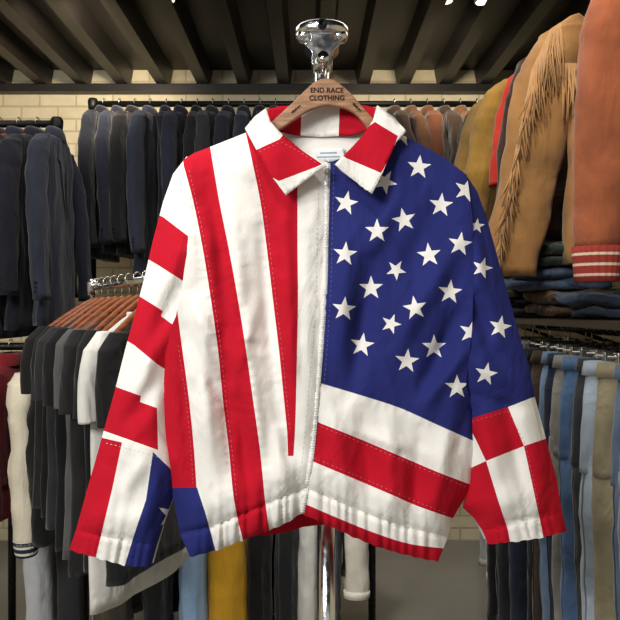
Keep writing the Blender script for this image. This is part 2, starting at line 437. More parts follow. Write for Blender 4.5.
def knit(name, c1, c2, sc_=1.0, pos=.62, off=0.0):
    m = bpy.data.materials.new(name); m.use_nodes = True
    nt = m.node_tree; b = nt.nodes['Principled BSDF']; tc = nt.nodes.new('ShaderNodeTexCoord'); sp = nt.nodes.new('ShaderNodeSeparateXYZ')
    nt.links.new(tc.outputs['Object'], sp.inputs[0])
    mu = nt.nodes.new('ShaderNodeMath'); mu.operation = 'MULTIPLY_ADD'; mu.inputs[1].default_value = sc_; mu.inputs[2].default_value = off
    nt.links.new(sp.outputs['Z'], mu.inputs[0])
    fr = nt.nodes.new('ShaderNodeMath'); fr.operation = 'FRACT'; nt.links.new(mu.outputs[0], fr.inputs[0])
    r = nt.nodes.new('ShaderNodeValToRGB'); r.color_ramp.interpolation = 'CONSTANT'
    r.color_ramp.elements[0].color = lin(c1); r.color_ramp.elements[1].position = pos; r.color_ramp.elements[1].color = lin(c2)
    nt.links.new(fr.outputs[0], r.inputs['Fac']); nt.links.new(r.outputs['Color'], b.inputs['Base Color'])
    b.inputs['Roughness'].default_value = .9
    return m
KNIT_RED = knit('knit_red_white', (140, 44, 32), (208, 184, 164), 34, .74)
KNIT_NAVY = knit('knit_navy_white', (28, 34, 60), (220, 216, 205), 40)
CREAM = C('cream_leather', (214, 204, 182))
low = [(40, 'varsity_jacket', 'navy varsity jacket with cream sleeves on the low far left rail', C('varsity_navy', (28, 32, 52)), CREAM, KNIT_NAVY),
       (68, 'track_jacket', 'black zip jacket right of the cream-sleeved varsity jacket', C('track_black', (20, 20, 22)), None, None),
       (11, 'track_jacket', 'dark red jacket left of the cream-sleeved varsity jacket', C('track_red', (120, 26, 30)), None, None)]
for i, (px, nm, lb, bm_, sm, cm) in enumerate(low):
    coat(nm, lb, 'jacket', (X(px, YL2), YL2, ZL2+.016), PI/2+random.uniform(-.08, .08), bm_, sleeve=sm, cuff=cm, L=.62, sl=.60, style='bomber', seed=80+i, th=.048)
    hanger((X(px, YL2), YL2, ZL2+.016), PI/2, 'hanger of the '+lb)

# ---- front left T-shirt stand
A = Vector((X(96, 2.32), 2.32, 1.535)); B_ = Vector((X(156, 1.76), 1.76, 1.535))
pipe_rail('garment_stand', 'chrome garment stand holding the T-shirts on wooden hangers', A-(B_-A).normalized()*.05, B_+(B_-A).normalized()*.05, CHROME, .013, posts=(True, False), base=.22)
TE = {'black': C('tee_black', (19, 19, 20)), 'charcoal': C('tee_charcoal', (40, 40, 43)), 'white': C('tee_white', (206, 203, 196)), 'grey': C('tee_grey', (78, 77, 76)), 'faded black': C('tee_faded', (28, 27, 27))}
seq = ['faded black', 'black', 'charcoal', 'black', 'grey', 'faded black', 'black', 'white', 'black']
NT = len(seq)-1
for i, cn in enumerate(seq):
    p = A.lerp(B_, i/NT); rz = math.radians(36+36*i/NT+random.uniform(-2.5, 2.5)); p = (p.x, p.y, p.z+.014)
    coat('t_shirt', f'{cn} T-shirt, {ORD[i]} from the far end of the chrome stand', 'shirt', p, rz, TE[cn], L=.74+random.uniform(-.05, .06)+(.05 if cn == 'white' else 0), group='T-shirts on the chrome stand', style='tee', seed=100+i, th=.028, sw=random.uniform(.19, .21)+(.012 if cn == 'white' else 0))
    hanger(p, rz, f'reddish wooden hanger, {ORD[i]} from the far end of the chrome stand', w=.185, drop=.115)

# ---- low centre rail with trousers
YC = 2.72; ZC = 1.16
pipe_rail('clothes_rail', 'low black pipe rail of trousers behind the flag jacket', (X(12, YC), YC, ZC), (X(372, YC), YC, ZC))
tr = [(52, 'pale grey', (186, 188, 190), .05), (84, 'dark grey', (46, 46, 48), .05), (125, 'dark khaki', (72, 68, 58), .05), (165, 'black', (20, 20, 22), .05), (200.5, 'pale blue', (152, 184, 220), .055), (231, 'mustard yellow', (232, 176, 48), .08), (263, 'black corduroy', (22, 22, 24), .05), (287, 'charcoal', (34, 34, 37), .045), (308.5, 'white', (224, 222, 216), .045), (331, 'dark navy', (26, 28, 38), .04), (355, 'cream', (226, 220, 206), .05)]
for i, (px, cn, c, th) in enumerate(tr):
    p = (X(px, YC), YC, ZC+.016); rz = PI/2+random.uniform(-.06, .06)
    L = .95 if cn != 'cream' else .80
    jeans('trousers', f'{cn} trousers hanging on the low rail behind the flag jacket', p, rz, C('trouser_'+cn.replace(' ', '_'), c), L=L, group='trousers on the low centre rail', seed=i, th=th)
    hanger(p, rz, f'clip hanger of the {cn} trousers on the low centre rail', w=.17, clips=True)

# ---- right side: upper rail, shelf, jeans rail
XRr = 1.03; ZU = 2.51
pipe_rail('clothes_rail', 'high black pipe rail of suede jackets along the right wall', (XRr, 1.45, ZU), (XRr, 3.2, ZU), posts=(False, True))
SD = dict(var=.30, scale=8, fold=.6, fscale=7, fz=.6, fdist=.035, bump=.3)
SUEDE = C('suede_rust', (144, 80, 50), **SD); TAN = C('suede_tan', (146, 106, 62), **SD); TANF = C('suede_fringe', (170, 128, 80), var=.25)
up = [(1.78, 1.12, -.22, 'bomber', 'rust brown suede bomber jacket with striped knit trim, top right', SUEDE, KNIT_RED, .76, .785, .05, .22, 1.45),
      (2.06, 1.055, -.38, 'fringe', 'tan suede western jacket with long fringe on the sleeves', TAN, None, .85, .84, .15, .21, 1.85),
      (2.36, 1.03, -.2, 'coat', 'dark brown leather jacket behind the tan fringed jacket', C('leather_dark', (50, 32, 23), **SD), None, .74, .66, .06, .2, 1.1),
      (2.50, 1.02, -.2, 'coat', 'bright red jacket between brown leather and mustard jackets', C('jacket_red', (180, 44, 26)), None, .54, .46, .05, .18, 1.05),
      (2.64, 1.00, -.3, 'coat', 'mustard suede jacket in front of the golden camel jacket', C('suede_mustard', (142, 108, 46), **SD), None, .62, .56, .09, .2, 1.2),
      (2.80, 0.99, -.35, 'coat', 'golden camel suede jacket behind the mustard jacket', C('suede_camel', (128, 98, 50), **SD), None, .74, .70, .12, .2, 1.35),
      (2.96, 1.00, -.1, 'coat', 'olive green jacket behind the golden camel jacket', C('jacket_olive', (56, 54, 34)), None, .9, .75, .08, .2, 1.2),
      (3.12, 1.00, -.1, 'coat', 'black jacket at the far end of the right wall rail', C('jacket_black', (24, 22, 20)), None, .95, .78, .08, .2, 1.1)]
for i, (y, x, rz, st_, lb, m, cf, L, sl, spd, sw, sr) in enumerate(up):
    coat({'bomber': 'bomber_jacket', 'fringe': 'fringed_jacket', 'coat': 'leather_jacket'}[st_], lb, 'jacket', (x, y, ZU+.014), rz, m, cuff=cf, L=L, sl=sl, spread=spd, style=st_, seed=140+i, th=.064 if y < 2.3 else .056, sw=sw, cufflen=.10, fringe=TANF, sr=sr, cr=(.016, 7.5) if y < 2.3 else None)
    hanger((x, y, ZU+.014), rz, 'hanger of the '+lb)
ZS = 1.43
t = thing('wall_shelf', 'dark wooden shelf below the suede jackets on the right', 'shelf', (1.25, 2.3, ZS-.02))
b = MB(); b.box((0, 0, 0), (.98, 1.9, .022)); b.build('shelf_board', wood('shelf_wood', (34, 27, 21), (52, 40, 30)), t, False, .003)
for y in (-.7, .1, .75):
    b = MB(); b.tube([(.48, y, -.3), (.48, y, -.02), (-.4, y, -.02)], .01, 8); b.tube([(.48, y, -.28), (-.3, y, -.02)], .008, 8); b.build('bracket', IRON, t)
def folded(label, loc, rz, mat, w=.36, d=.32, h=.05, seed=0, group=None):
    rnd = random.Random(seed); o = MB()
    nL = 2; lh = h/nL
    for k in range(nL):
        rg = []
        zc = lh*(k+.5); shx = rnd.uniform(-.05, .05); shy = rnd.uniform(-.03, .03)
        for i in range(21):
            x_ = -w/2+w*i/20+shx; e = 1-.25*(abs(i-10)/10)**2
            rr = []
            for q in range(26):
                a = 2*PI*q/26
                rr.append(Vector((x_, d/2*e*sg(math.cos(a), .5)+shy, zc+lh*.56*sg(math.sin(a), .8)*e)))
            rg.append(rr)
        o.loft(rg)
    o.crumple(.05, 11, seed, 1.0)
    for v in o.v: v.z = max(v.z, .001)
    ob = o.build('folded_garment', mat); ob.location = loc; ob.rotation_euler = (0, 0, rz)
    return tag(ob, label, 'folded clothes', group)
piles = [(.99, 1.97, [('dark denim', (40, 50, 68))]), (.95, 2.32, [('brown', (84, 62, 38)), ('blue denim', (62, 78, 100)), ('dark green', (40, 50, 38))]),
         (.92, 2.68, [('black', (30, 28, 25)), ('dark olive', (68, 64, 40)), ('khaki', (130, 112, 72)), ('green', (50, 56, 38))]), (.92, 3.02, [('navy', (30, 34, 46)), ('stone', (126, 116, 94))])]
pn = ['nearest', 'second', 'third', 'farthest']
for pi_, (x, y, its) in enumerate(piles):
    z = ZS-.004
    for j, (cn, c) in enumerate(its):
        hh = random.uniform(.065, .1)
        folded(f'{cn} folded garment in the {pn[pi_]} pile on the right shelf', (x+random.uniform(-.06, .05), y, z), random.uniform(-.6, .6), C('fold_'+cn.replace(' ', '_'), c, fold=1.0, var=.3), h=hh, seed=pi_*10+j, group='folded clothes on the right shelf'); z += hh
ZJ = 1.385
pipe_rail('clothes_rail', 'black pipe rail of hanging jeans under the right shelf', (.95, 1.3, ZJ), (.95, 3.0, ZJ), posts=(False, True))
jl = [(1.46, 'dark blue grey', (92, 102, 114)), (1.53, 'worn dark blue', (74, 88, 108)), (1.60, 'olive tan', (124, 116, 92)), (1.67, 'pale grey blue', (146, 158, 170)), (1.74, 'washed black', (46, 47, 50)), (1.81, 'mid blue', (78, 104, 140)), (1.88, 'stone grey', (126, 124, 118)), (1.95, 'dark indigo', (32, 40, 60)), (2.02, 'faded blue', (98, 120, 148)), (2.09, 'dark brown', (58, 46, 36)),
      (2.16, 'black', (22, 23, 26)), (2.23, 'deep navy', (32, 40, 56)), (2.30, 'soot grey', (40, 41, 44)), (2.37, 'charcoal', (34, 35, 38)), (2.45, 'jet black', (18, 18, 20)), (2.66, 'bleached grey', (204, 206, 208)), (2.78, 'silver grey', (160, 160, 158))]
for i, (y, cn, c) in enumerate(jl):
    xo = -.045 if 2.2 < y < 2.5 else 0
    p = (.93+xo+random.uniform(-.02, .014), y, ZJ+.016+random.uniform(-.003, .0)); rz = random.uniform(-.08, .08)-.06
    jeans('jeans', f'{cn} jeans hanging on the rail under the right shelf', p, rz, C('jeans_'+cn.replace(' ', '_'), c, var=.3, fold=.5, fscale=18, fz=.4), L=(1.05 if i < 15 else 1.0)+random.uniform(-.03, .03), group='jeans on the rail under the right shelf', seed=40+i, th=.032, hw=.2,
          seam=C('seam_'+cn.replace(' ', '_'), tuple(int(v*.72) for v in c)))
    hanger(p, rz, f'clip hanger of the {cn} jeans under the right shelf', w=.17, clips=True)

# ------------------------------------------------------------------ the flag jacket
Y0 = 1.33
def dens(poly, step, closed=True):
    out = []; n = len(poly)
    for i in range(n if closed else n-1):
        a = poly[i]; c = poly[(i+1) % n]; d = math.hypot(c[0]-a[0], c[1]-a[1]); k = max(1, int(round(d/step)))
        for j in range(k): out.append((a[0]+(c[0]-a[0])*j/k, a[1]+(c[1]-a[1])*j/k))
    if not closed: out.append(tuple(poly[-1]))
    return out
def smooth_poly(poly, closed=True):
    n = len(poly); out = []
    rng = range(n) if closed else range(n-1)
    for i in rng:
        p0 = poly[(i-1) % n] if closed or i > 0 else poly[i]; p1 = poly[i]; p2 = poly[(i+1) % n]; p3 = poly[(i+2) % n] if closed or i+2 < n else p2
        for k in range(4):
            t = k/4
            out.append(tuple(.5*((2*p1[d])+(-p0[d]+p2[d])*t+(2*p0[d]-5*p1[d]+4*p2[d]-p3[d])*t*t+(-p0[d]+3*p1[d]-3*p2[d]+p3[d])*t**3) for d in (0, 1)))
    if not closed: out.append(tuple(poly[-1]))
    return out
def seg_dist(P, a, c):
    a = np.array(a, float); c = np.array(c, float); ab = c-a; L = (ab**2).sum()+1e-9
    t = np.clip(((P-a)@ab)/L, 0, 1); q = a+t[:, None]*ab
    return np.sqrt(((P-q)**2).sum(1))
def dist_poly(P, poly):
    d = np.full(len(P), 1e9)
    for i in range(len(poly)): d = np.minimum(d, seg_dist(P, poly[i], poly[(i+1) % len(poly)]))
    return d
def inside(P, poly):
    r = np.zeros(len(P), bool); n = len(poly)
    for i in range(n):
        x1, y1 = poly[i]; x2, y2 = poly[(i+1) % n]
        if y1 == y2: continue
        c = ((y1 > P[:, 1]) != (y2 > P[:, 1])) & (P[:, 0] < (x2-x1)*(P[:, 1]-y1)/(y2-y1)+x1)
        r ^= c
    return r
def prof_depth(P, roll, T, R):
    d = np.where(inside(P, roll), dist_poly(P, roll), 0); t = np.clip(d/R, 0, 1)
    return T*np.sqrt(1-(1-t)**2), t
FA_ = 3.0
def foldsum(P, folds):
    s = np.zeros(len(P))
    for x0, y0, x1, y1, w, a in folds:
        A0 = np.array((x0, y0), float); B0 = np.array((x1, y1), float); ab = B0-A0
        tt = np.clip(((P-A0)@ab)/((ab**2).sum()), 0, 1)
        s += FA_*a*.001*np.exp(-(seg_dist(P, A0, B0)/(w*1.05))**2)*(.35+.65*np.sin(PI*np.clip(tt, .02, .98)))
    return s
def lownoise(P, sx, sy, amp, seed):
    rs = np.random.RandomState(seed); s = np.zeros(len(P))
    for k in range(10):
        fx = rs.uniform(.4, 1.6)/sx; fy = rs.uniform(.3, 1.5)/sy*rs.choice([-1, 1]); s += np.sin(2*PI*(P[:, 0]*fx+P[:, 1]*fy)+rs.uniform(0, 6.28))*rs.uniform(.4, 1)
    return amp*s/4
def wrinkle(P, amp, seed):
    out = np.empty(len(P))
    for i, (x, y) in enumerate(P):
        q = Vector((x/30+seed, y/55, seed*1.7)); w = noise.noise(q)
        q2 = Vector((x/16+w*.9, y/26+w*.6, seed)); out[i] = amp*((1-abs(noise.noise(q2))*2)*.65*max(0, w+.22)+.55*w)
    return out
def gather(s, per):
    ph = s*2*PI/per+1.6*np.sin(s*.11)+.8*np.sin(s*.31)
    return np.abs(np.sin(ph/2))-.55

ZIP = [(328, 163), (327, 200), (326, 240), (325, 285), (322, 335), (318, 385), (315, 420), (312, 452), (307, 485), (302, 513)]
def zipx(y): return np.interp(y, [p[1] for p in ZIP], [p[0] for p in ZIP])
BTOPL = [(180, 533), (213, 526), (240, 515), (266, 504), (290, 494), (306, 488)]
BBOTL = [(190, 557), (217, 550), (243, 540), (268, 531), (286, 523), (302, 513)]
BTOPR = [(306, 488), (340, 502), (375, 517), (410, 528), (448, 537)]
BBOTR = [(302, 514), (340, 531), (375, 546), (410, 556), (438, 562)]
def scallop(line, amp, per, ph=0):
    o = dens(smooth_poly(line, False), 2.2, False); s = 0; out = []
    for i, p in enumerate(o):
        if i: s += math.hypot(p[0]-o[i-1][0], p[1]-o[i-1][1])
        k = amp*(math.sin(2*PI*s/per+ph)+.5*math.sin(2*PI*s/per*.53+ph*2)); k = 0 if i in (0, len(o)-1) else k
        out.append((p[0], p[1]+k))
    return out
body_roll = [(262, 40), (262, 124), (245, 132), (215, 144), (180, 156), (146, 185), (134, 280), (140, 322), (152, 345), (156, 380), (161, 430), (169, 487), (176, 525), (184, 600), (444, 600), (449, 545), (454, 518), (472, 487), (476, 440), (474, 408), (492, 385), (510, 340), (512, 280), (505, 200), (470, 170), (445, 156), (420, 142), (397, 130), (392, 40)]
BODY_FOLDS = [
 (207, 215, 216, 330, 7, 5), (200, 300, 212, 480, 8, 6), (182, 345, 188, 470, 5, -4), (228, 200, 246, 330, 9, 5), (246, 340, 262, 470, 8, 6), (238, 400, 250, 500, 6, -5),
 (262, 230, 278, 420, 7, -6), (286, 220, 296, 430, 7, 5), (224, 330, 232, 470, 6, -5), (306, 230, 306, 440, 8, 4), (276, 430, 284, 495, 6, 5), (205, 180, 222, 250, 9, -4),
 (188, 300, 230, 360, 7, 4), (186, 330, 220, 400, 6, -4), (256, 300, 232, 390, 6, 3),
 (350, 230, 338, 370, 10, 5), (372, 260, 352, 395, 8, -5), (460, 240, 395, 350, 10, 6), (466, 300, 420, 390, 8, -6), (470, 345, 425, 405, 7, 6), (440, 200, 400, 280, 11, -4),
 (330, 400, 345, 480, 9, 5), (362, 410, 370, 500, 8, -5), (390, 420, 392, 515, 8, 5), (420, 430, 412, 520, 7, -5), (445, 440, 432, 525, 8, 6), (468, 400, 455, 470, 6, -5), (400, 190, 372, 250, 9, 4), (350, 430, 430, 455, 6, 3)]
def band_top(px): return np.where(px < 306, np.interp(px, [p[0] for p in BTOPL], [p[1] for p in BTOPL]), np.interp(px, [p[0] for p in BTOPR], [p[1] for p in BTOPR]))
TB = .046; RB = 36
# puckering along the sewn seams of the panels
SEAMS = [[(193, 200), (211, 300), (223, 400), (234, 500)], [(219, 200), (238, 300), (253, 400), (265, 500)], [(261, 205), (273, 300), (284, 400), (288, 456)],
         [(320, 383), (360, 395), (400, 408), (440, 426), (472, 441)], [(315, 421), (355, 437), (400, 456), (440, 473)], [(312, 461), (350, 477), (390, 494), (450, 518)]]
def pucker(P):
    s = np.zeros(len(P))
    for sm in SEAMS:
        for a, c in zip(sm[:-1], sm[1:]):
            a = np.array(a, float); c = np.array(c, float); L = np.linalg.norm(c-a); u = (c-a)/L
            q = (P-a)@u; dd = seg_dist(P, a, c); ok = (q > -1) & (q < L+1)
            s += ok*(-.0016*np.exp(-(dd/2.2)**2)+.0012*np.sin(q*2*PI/9+a[0])*np.exp(-(dd/7)**2))
    return s
def yf_body(P):
    d, t = prof_depth(P, body_roll, TB, RB)
    f = foldsum(P, BODY_FOLDS)+lownoise(P, 60, 190, .005, 3)+wrinkle(P, .0105, 2.3)+pucker(P)
    ab_ = band_top(P[:, 0])-P[:, 1]; ab = np.maximum(ab_, 0)
    rip = .011*gather(P[:, 0], 10)*np.exp(-ab/14)+.007*gather(P[:, 0]+3, 19)*np.exp(-ab/32)
    groove = -.010*np.exp(-(ab_/3.0)**2)
    blouse = .014*np.exp(-((ab_-22)/17)**2)
    zg = -.003*np.exp(-((P[:, 0]-zipx(P[:, 1]))/5)**2)
    bb = np.where(P[:, 0] < 302, np.interp(P[:, 0], [p[0] for p in BBOTL], [p[1] for p in BBOTL]), np.interp(P[:, 0], [p[0] for p in BBOTR], [p[1] for p in BBOTR]))
    h = np.maximum(bb-P[:, 1], 0)
    curl = -.016*np.exp(-h/5)
    edge = 1-.5*np.exp(-h/6)
    zk = np.clip(np.abs(P[:, 0]-zipx(P[:, 1]))/8, .15, 1)
    return Y0-d-(f*np.minimum(t*1.3, 1)*edge+rip*t*zk+groove+blouse*t+zg+curl*t)
def sleeve_yf(roll, folds, seed, cuff=None, back=False, T=TB, R=RB, y0=Y0):
    def f(P):
        d, t = prof_depth(P, roll, T, R)
        if back: return y0+d*.9
        fo = foldsum(P, folds)+lownoise(P, 60, 80, .003, seed)+wrinkle(P, .0125, seed+.4)
        if cuff is not None:
            a = np.array(cuff[0], float); c = np.array(cuff[1], float); u = (c-a)/np.linalg.norm(c-a); nrm = np.array([u[1], -u[0]])
            s = (P-a)@u; hh = (P-a)@nrm; h = np.maximum(hh, 0)
            edge = 1-.5*np.clip(-hh/22, 0, 1)
            fo = fo*edge+.012*gather(s, 9)*np.exp(-h/13)+.006*gather(s+4, 17)*np.exp(-h/30)-.010*np.exp(-(hh/3)**2)+.012*np.exp(-((hh-18)/14)**2)
        return y0-d-fo*t
    return f
def back_yf(P):
    d, t = prof_depth(P, body_roll, TB, RB); return Y0+d*.95

JR = thing('flag_jacket', 'red, white and blue zip jacket patterned with stars and stripes on the wooden hanger', 'jacket', at(325, 110, Y0))
JO = JR.location.copy()
def panel(name, outline, regions, mats, yf, parent=JR, step=3.6, solid=0, back=False, label=None, off=JO, grid=3.6):
    V = []; E = []
    def addp(p):
        p = dens(p, step); s = len(V); V.extend(p); n = len(p)
        for i in range(n): E.append((s+i, s+(i+1) % n))
    addp(outline)
    for poly, mi in regions: addp(poly)
    xs = [p[0] for p in outline]; ys = [p[1] for p in outline]
    G = []; yy = min(ys); row = 0
    while yy < max(ys):
        xx = min(xs)+(grid/2 if row % 2 else 0)
        while xx < max(xs): G.append((xx+.13, yy+.07)); xx += grid
        yy += grid*.866; row += 1
    G = np.array(G); dd = dist_poly(G, outline); ok = inside(G, outline) & (dd > 1.6)
    for poly, mi in regions: ok &= dist_poly(G, poly) > 1.4
    V += [tuple(g) for g in G[ok]]
    rv, re, rf, *_ = delaunay_2d_cdt([Vector(v) for v in V], E, [], 0, 1e-3)
    P = np.array([(v.x, v.y) for v in rv]); FA = np.array([tuple(f) for f in rf if len(f) == 3])
    cen = P[FA].mean(1); keep = inside(cen, outline); FA = FA[keep]; cen = cen[keep]
    mi = np.zeros(len(FA), int)
    for poly, m in regions: mi[inside(cen, poly)] = m
    used = np.unique(FA); remap = -np.ones(len(P), int); remap[used] = np.arange(len(used)); FA = remap[FA]; P = P[used]
    y = yf(P)
    ypos = np.full(len(P), Y0) if back else y
    W = np.stack([(P[:, 0]-310)/F*ypos, y, CH-(P[:, 1]-310)/F*ypos], 1)
    if off is not None: W = W-np.array(off)
    me = bpy.data.meshes.new(name); me.from_pydata(W.tolist(), [], FA.tolist())
    for m in mats: me.materials.append(m)
    me.polygons.foreach_set('material_index', mi.tolist()); me.polygons.foreach_set('use_smooth', [True]*len(FA))
    nrm = sum((p.normal.y for p in me.polygons))
    if (nrm > 0) != back: me.flip_normals()
    o = bpy.data.objects.new(name, me); link(o, parent)
    if solid:
        s = o.modifiers.new('solid', 'SOLIDIFY'); s.thickness = solid; s.offset = -1
    if label: o['label'] = label
    return o
def star(cx, cy, r, rot=0, q=.40):
    return [(cx+(r if k % 2 == 0 else r*q)*math.sin(PI*k/5+rot), cy-(r if k % 2 == 0 else r*q)*math.cos(PI*k/5+rot)) for k in range(10)]
FM = [WHITE, RED, NAVY]
BIG = [(-50, -50), (700, -50), (700, 700), (-50, 700)]
def sp(a, c):
    return smooth_poly(a, False)+smooth_poly(c, False)[::-1]
lreg = [
 (sp([(182, 160), (193, 200), (203, 250), (211, 300), (218, 350), (223, 400), (229, 450), (234, 500), (244, 545)], [(209, 140), (219, 200), (229, 250), (238, 300), (246, 350), (253, 400), (260, 450), (265, 500), (271, 540)]), 1),
 (sp([(244, 125), (253, 165), (261, 205), (267, 250), (273, 300), (279, 350), (284, 400), (287, 430), (288, 456)], [(297, 140), (297.5, 165), (297.5, 205), (297.5, 250), (298, 300), (297, 350), (296, 400), (295, 430), (293.5, 456)]), 1),
 (sp([(130, 300), (130, 340), (140, 400), (150, 450), (160, 488)], [(176, 300), (181, 340), (189, 400), (194, 450), (196.5, 488)]), 1),
 ([(160, 488), (197, 487.5), (206, 515), (218, 560), (176, 575)], 2)]
left_out = [(268, 120), (245, 133), (215, 145), (194, 153), (183, 160), (188, 200), (188, 240), (183, 280), (176, 316), (163, 344), (163, 380), (165, 430), (171, 487), (180, 533)]+BTOPL[1:]+[(312, 452), (315, 420), (318, 385), (322, 335), (325, 285), (326, 240), (327, 200), (328, 163), (305, 152), (284, 140)]
panel('striped_front_panel', left_out, lreg, FM, yf_body, label='white front panel with vertical red stripes')
panel('waistband', BTOPL+scallop(BBOTL, .5, 13)[::-1], lreg, FM, yf_body, label='gathered waistband below the red stripes', step=2.4, grid=2.4)
stars = [(346, 203, .2), (377, 231, 0), (404, 220, -.2), (441, 205, .1), (419, 167, .1), (385, 182, .5), (429, 255, -.1), (460, 244, .15), (345, 254, .1), (396, 270, .55), (371, 288, 0), (450, 292, .1), (415, 308, -.15), (344, 309, .1), (391, 324, .35), (471, 332, .2), (434, 347, 0), (362, 345, .15), (407, 361, .1), (457, 387, 0), (402, 134, .2), (484, 372, .2), (466, 190, .3)]
srd = {396: 10.5, 391: 10.5}
rreg = [
 (sp([(300, 376), (320, 383), (360, 395), (400, 408), (440, 426), (485, 446)], [(300, 90), (360, 80), (420, 80), (460, 100), (500, 120), (520, 300)]), 2),
 (sp([(300, 414), (315, 421), (355, 437), (400, 456), (440, 473), (480, 488)], [(300, 454), (312, 461), (350, 477), (390, 494), (420, 507), (470, 524)]), 1),
 (sp([(290, 497), (303, 503), (340, 519), (375, 533), (410, 544), (450, 549)], [(290, 540), (303, 546), (340, 562), (375, 570), (410, 580), (450, 585)]), 1)]
rstars = [(star(x, y, srd.get(x, 12.6), r), 0) for x, y, r in stars]
right_out = ZIP[:9]+BTOPR+[(452, 520), (471, 487), (475, 440), (473, 408), (466, 385), (472, 330), (474, 270), (473, 220), (467, 175), (445, 158), (420, 144), (400, 134), (386, 134), (372, 143), (350, 155)]
panel('starred_front_panel', right_out, rreg+rstars, FM, yf_body, label='navy front panel with white stars above red and white bands')
panel('waistband', BTOPR+scallop(BBOTR, .5, 13)[::-1], rreg, FM, yf_body, label='gathered white waistband with a red lower edge', step=2.4, grid=2.4)
back_out = [(268, 112), (245, 133), (215, 145), (194, 153), (183, 160), (188, 200), (188, 240), (183, 280), (176, 316), (163, 344), (163, 380), (165, 430), (171, 487), (180, 533), (190, 556), (217, 549), (240, 543), (262, 543), (285, 540), (303, 534), (340, 530), (375, 545), (410, 555), (438, 562), (448, 537), (452, 520), (471, 487), (475, 440), (473, 408), (466, 385), (472, 330), (474, 270), (473, 220), (467, 175), (445, 158), (420, 144), (397, 131), (376, 112), (350, 108), (300, 108)]
panel('back_panel', back_out, [([(100, 500), (500, 500), (500, 700), (100, 700)], 1)], [LINING, RED], back_yf, back=True, grid=9)
# sleeves
lroll = [(188, 151), (170, 173), (160, 202), (151, 240), (143, 275), (134, 310), (123, 350), (113, 390), (100, 437), (85, 490), (72, 530), (62, 600), (150, 600), (162, 535), (175, 495), (176, 478), (170, 440), (169, 400), (176, 360), (198, 330), (222, 280), (226, 175)]
lsl = [(187, 156), (173, 174), (163, 202), (153, 240), (145, 275), (136, 310), (125, 350), (115, 390), (102, 437), (87, 490), (76, 530), (118, 540), (157, 545), (165, 520), (174, 495), (174, 478), (168, 440), (165, 400), (166, 365), (176, 316), (183, 280), (188, 240), (188, 200)]
lsr = [([(140, 207), (163, 217), (188, 236), (200, 250), (195, 284), (183, 281), (158, 265), (132, 250)], 1),
       ([(124, 287), (144, 299), (163, 311), (161, 316), (176, 327), (168, 371), (157, 364), (134, 345), (114, 333)], 1),
       ([(106, 383), (119, 388), (141, 396), (140, 402), (157, 408), (158, 450), (130, 440), (96, 428)], 1),
       ([(92, 434), (103, 438), (122, 442.5), (112, 490), (96, 556), (90, 580), (50, 560)], 1),
       ([(153, 452), (180, 478), (182, 500), (156, 580), (122, 575), (134, 535), (146, 500)], 2)]
lst = [(star(172, 515, 15, .2), 0)]
lfolds = [(182, 240, 160, 300, 9, 5), (176, 290, 150, 350, 8, -6), (165, 330, 135, 390, 9, 6), (160, 380, 120, 430, 8, -5), (150, 450, 100, 520, 9, 5), (130, 460, 110, 520, 7, -5), (160, 470, 142, 530, 8, 5), (162, 395, 148, 430, 8, 4), (180, 190, 170, 240, 6, -3)]
lc = ((77, 530), (157, 545))
lyf = sleeve_yf(lroll, lfolds, 5, lc)
panel('sleeve', lsl, lsr+lst, FM, lyf, label='white sleeve with red patches and a navy lower corner')
panel('cuff', [(76, 530), (118, 540), (157, 545)]+scallop([(151, 567), (128, 566), (100, 559), (69, 550)], .5, 12), lsr+lst, FM, lyf, label='gathered cuff in red, white and navy', step=2.4, grid=2.4)
panel('sleeve_back', lsl[:10]+[(69, 550), (100, 559), (151, 567)]+lsl[13:], [], [WHITE], sleeve_yf(lroll, lfolds, 5, back=True), back=True, grid=9)
rroll = [(462, 168), (480, 192), (488, 215), (499, 255), (509, 290), (520, 330), (532, 370), (537, 398), (543, 420), (551, 450), (559, 480), (565, 512), (575, 600), (490, 600), (474, 520), (463, 505), (468, 480), (471, 450), (468, 410), (458, 396), (436, 372), (432, 300), (438, 180)]
rsl = [(465, 173), (477, 191), (486, 215), (497, 255), (507, 290), (518, 330), (530, 370), (535, 398), (541, 420), (549, 450), (557, 480), (562, 512), (535, 521), (508, 527), (482, 530), (474, 518), (463, 508), (470, 480), (473, 450), (472, 410), (466, 385), (472, 330), (474, 270), (473, 220)]
rsr = [([(450, 425), (470, 419), (508, 407), (531, 398), (600, 380), (600, 620), (440, 620)], 0),
       ([(466, 420), (508, 407), (524, 446), (486, 461), (476, 440)], 1),
       ([(524, 446), (560, 434), (585, 540), (548, 560), (540, 520)], 1),
       ([(440, 482), (486, 461), (498, 500), (508, 530), (513, 560), (440, 560)], 1)]
rst = [(star(500, 327, 12, .2), 0), (star(482, 268, 11, .3), 0), (star(486, 374, 12, .2), 0), (star(477, 226, 8, .1), 0)]
rfolds = [(474, 230, 492, 300, 7, 5), (476, 300, 500, 370, 8, -6), (470, 360, 520, 390, 8, 5), (472, 330, 512, 350, 7, 4), (480, 420, 500, 500, 9, 5), (508, 410, 525, 500, 8, -4), (530, 420, 545, 500, 8, 5), (470, 395, 525, 410, 6, -4), (484, 250, 490, 280, 5, -3)]
rc = ((482, 530), (561, 512))
ryf = sleeve_yf(rroll, rfolds, 9, rc)
panel('sleeve', rsl, [(BIG, 2)]+rsr+rst, FM, ryf, label='navy starred sleeve with red and white check below')
panel('cuff', [(482, 530), (508, 527), (535, 521), (562, 512)]+scallop([(567, 531), (540, 538), (512, 542), (488, 544)], .5, 12), rsr, FM, ryf, label='gathered cuff in red and white', step=2.4, grid=2.4)
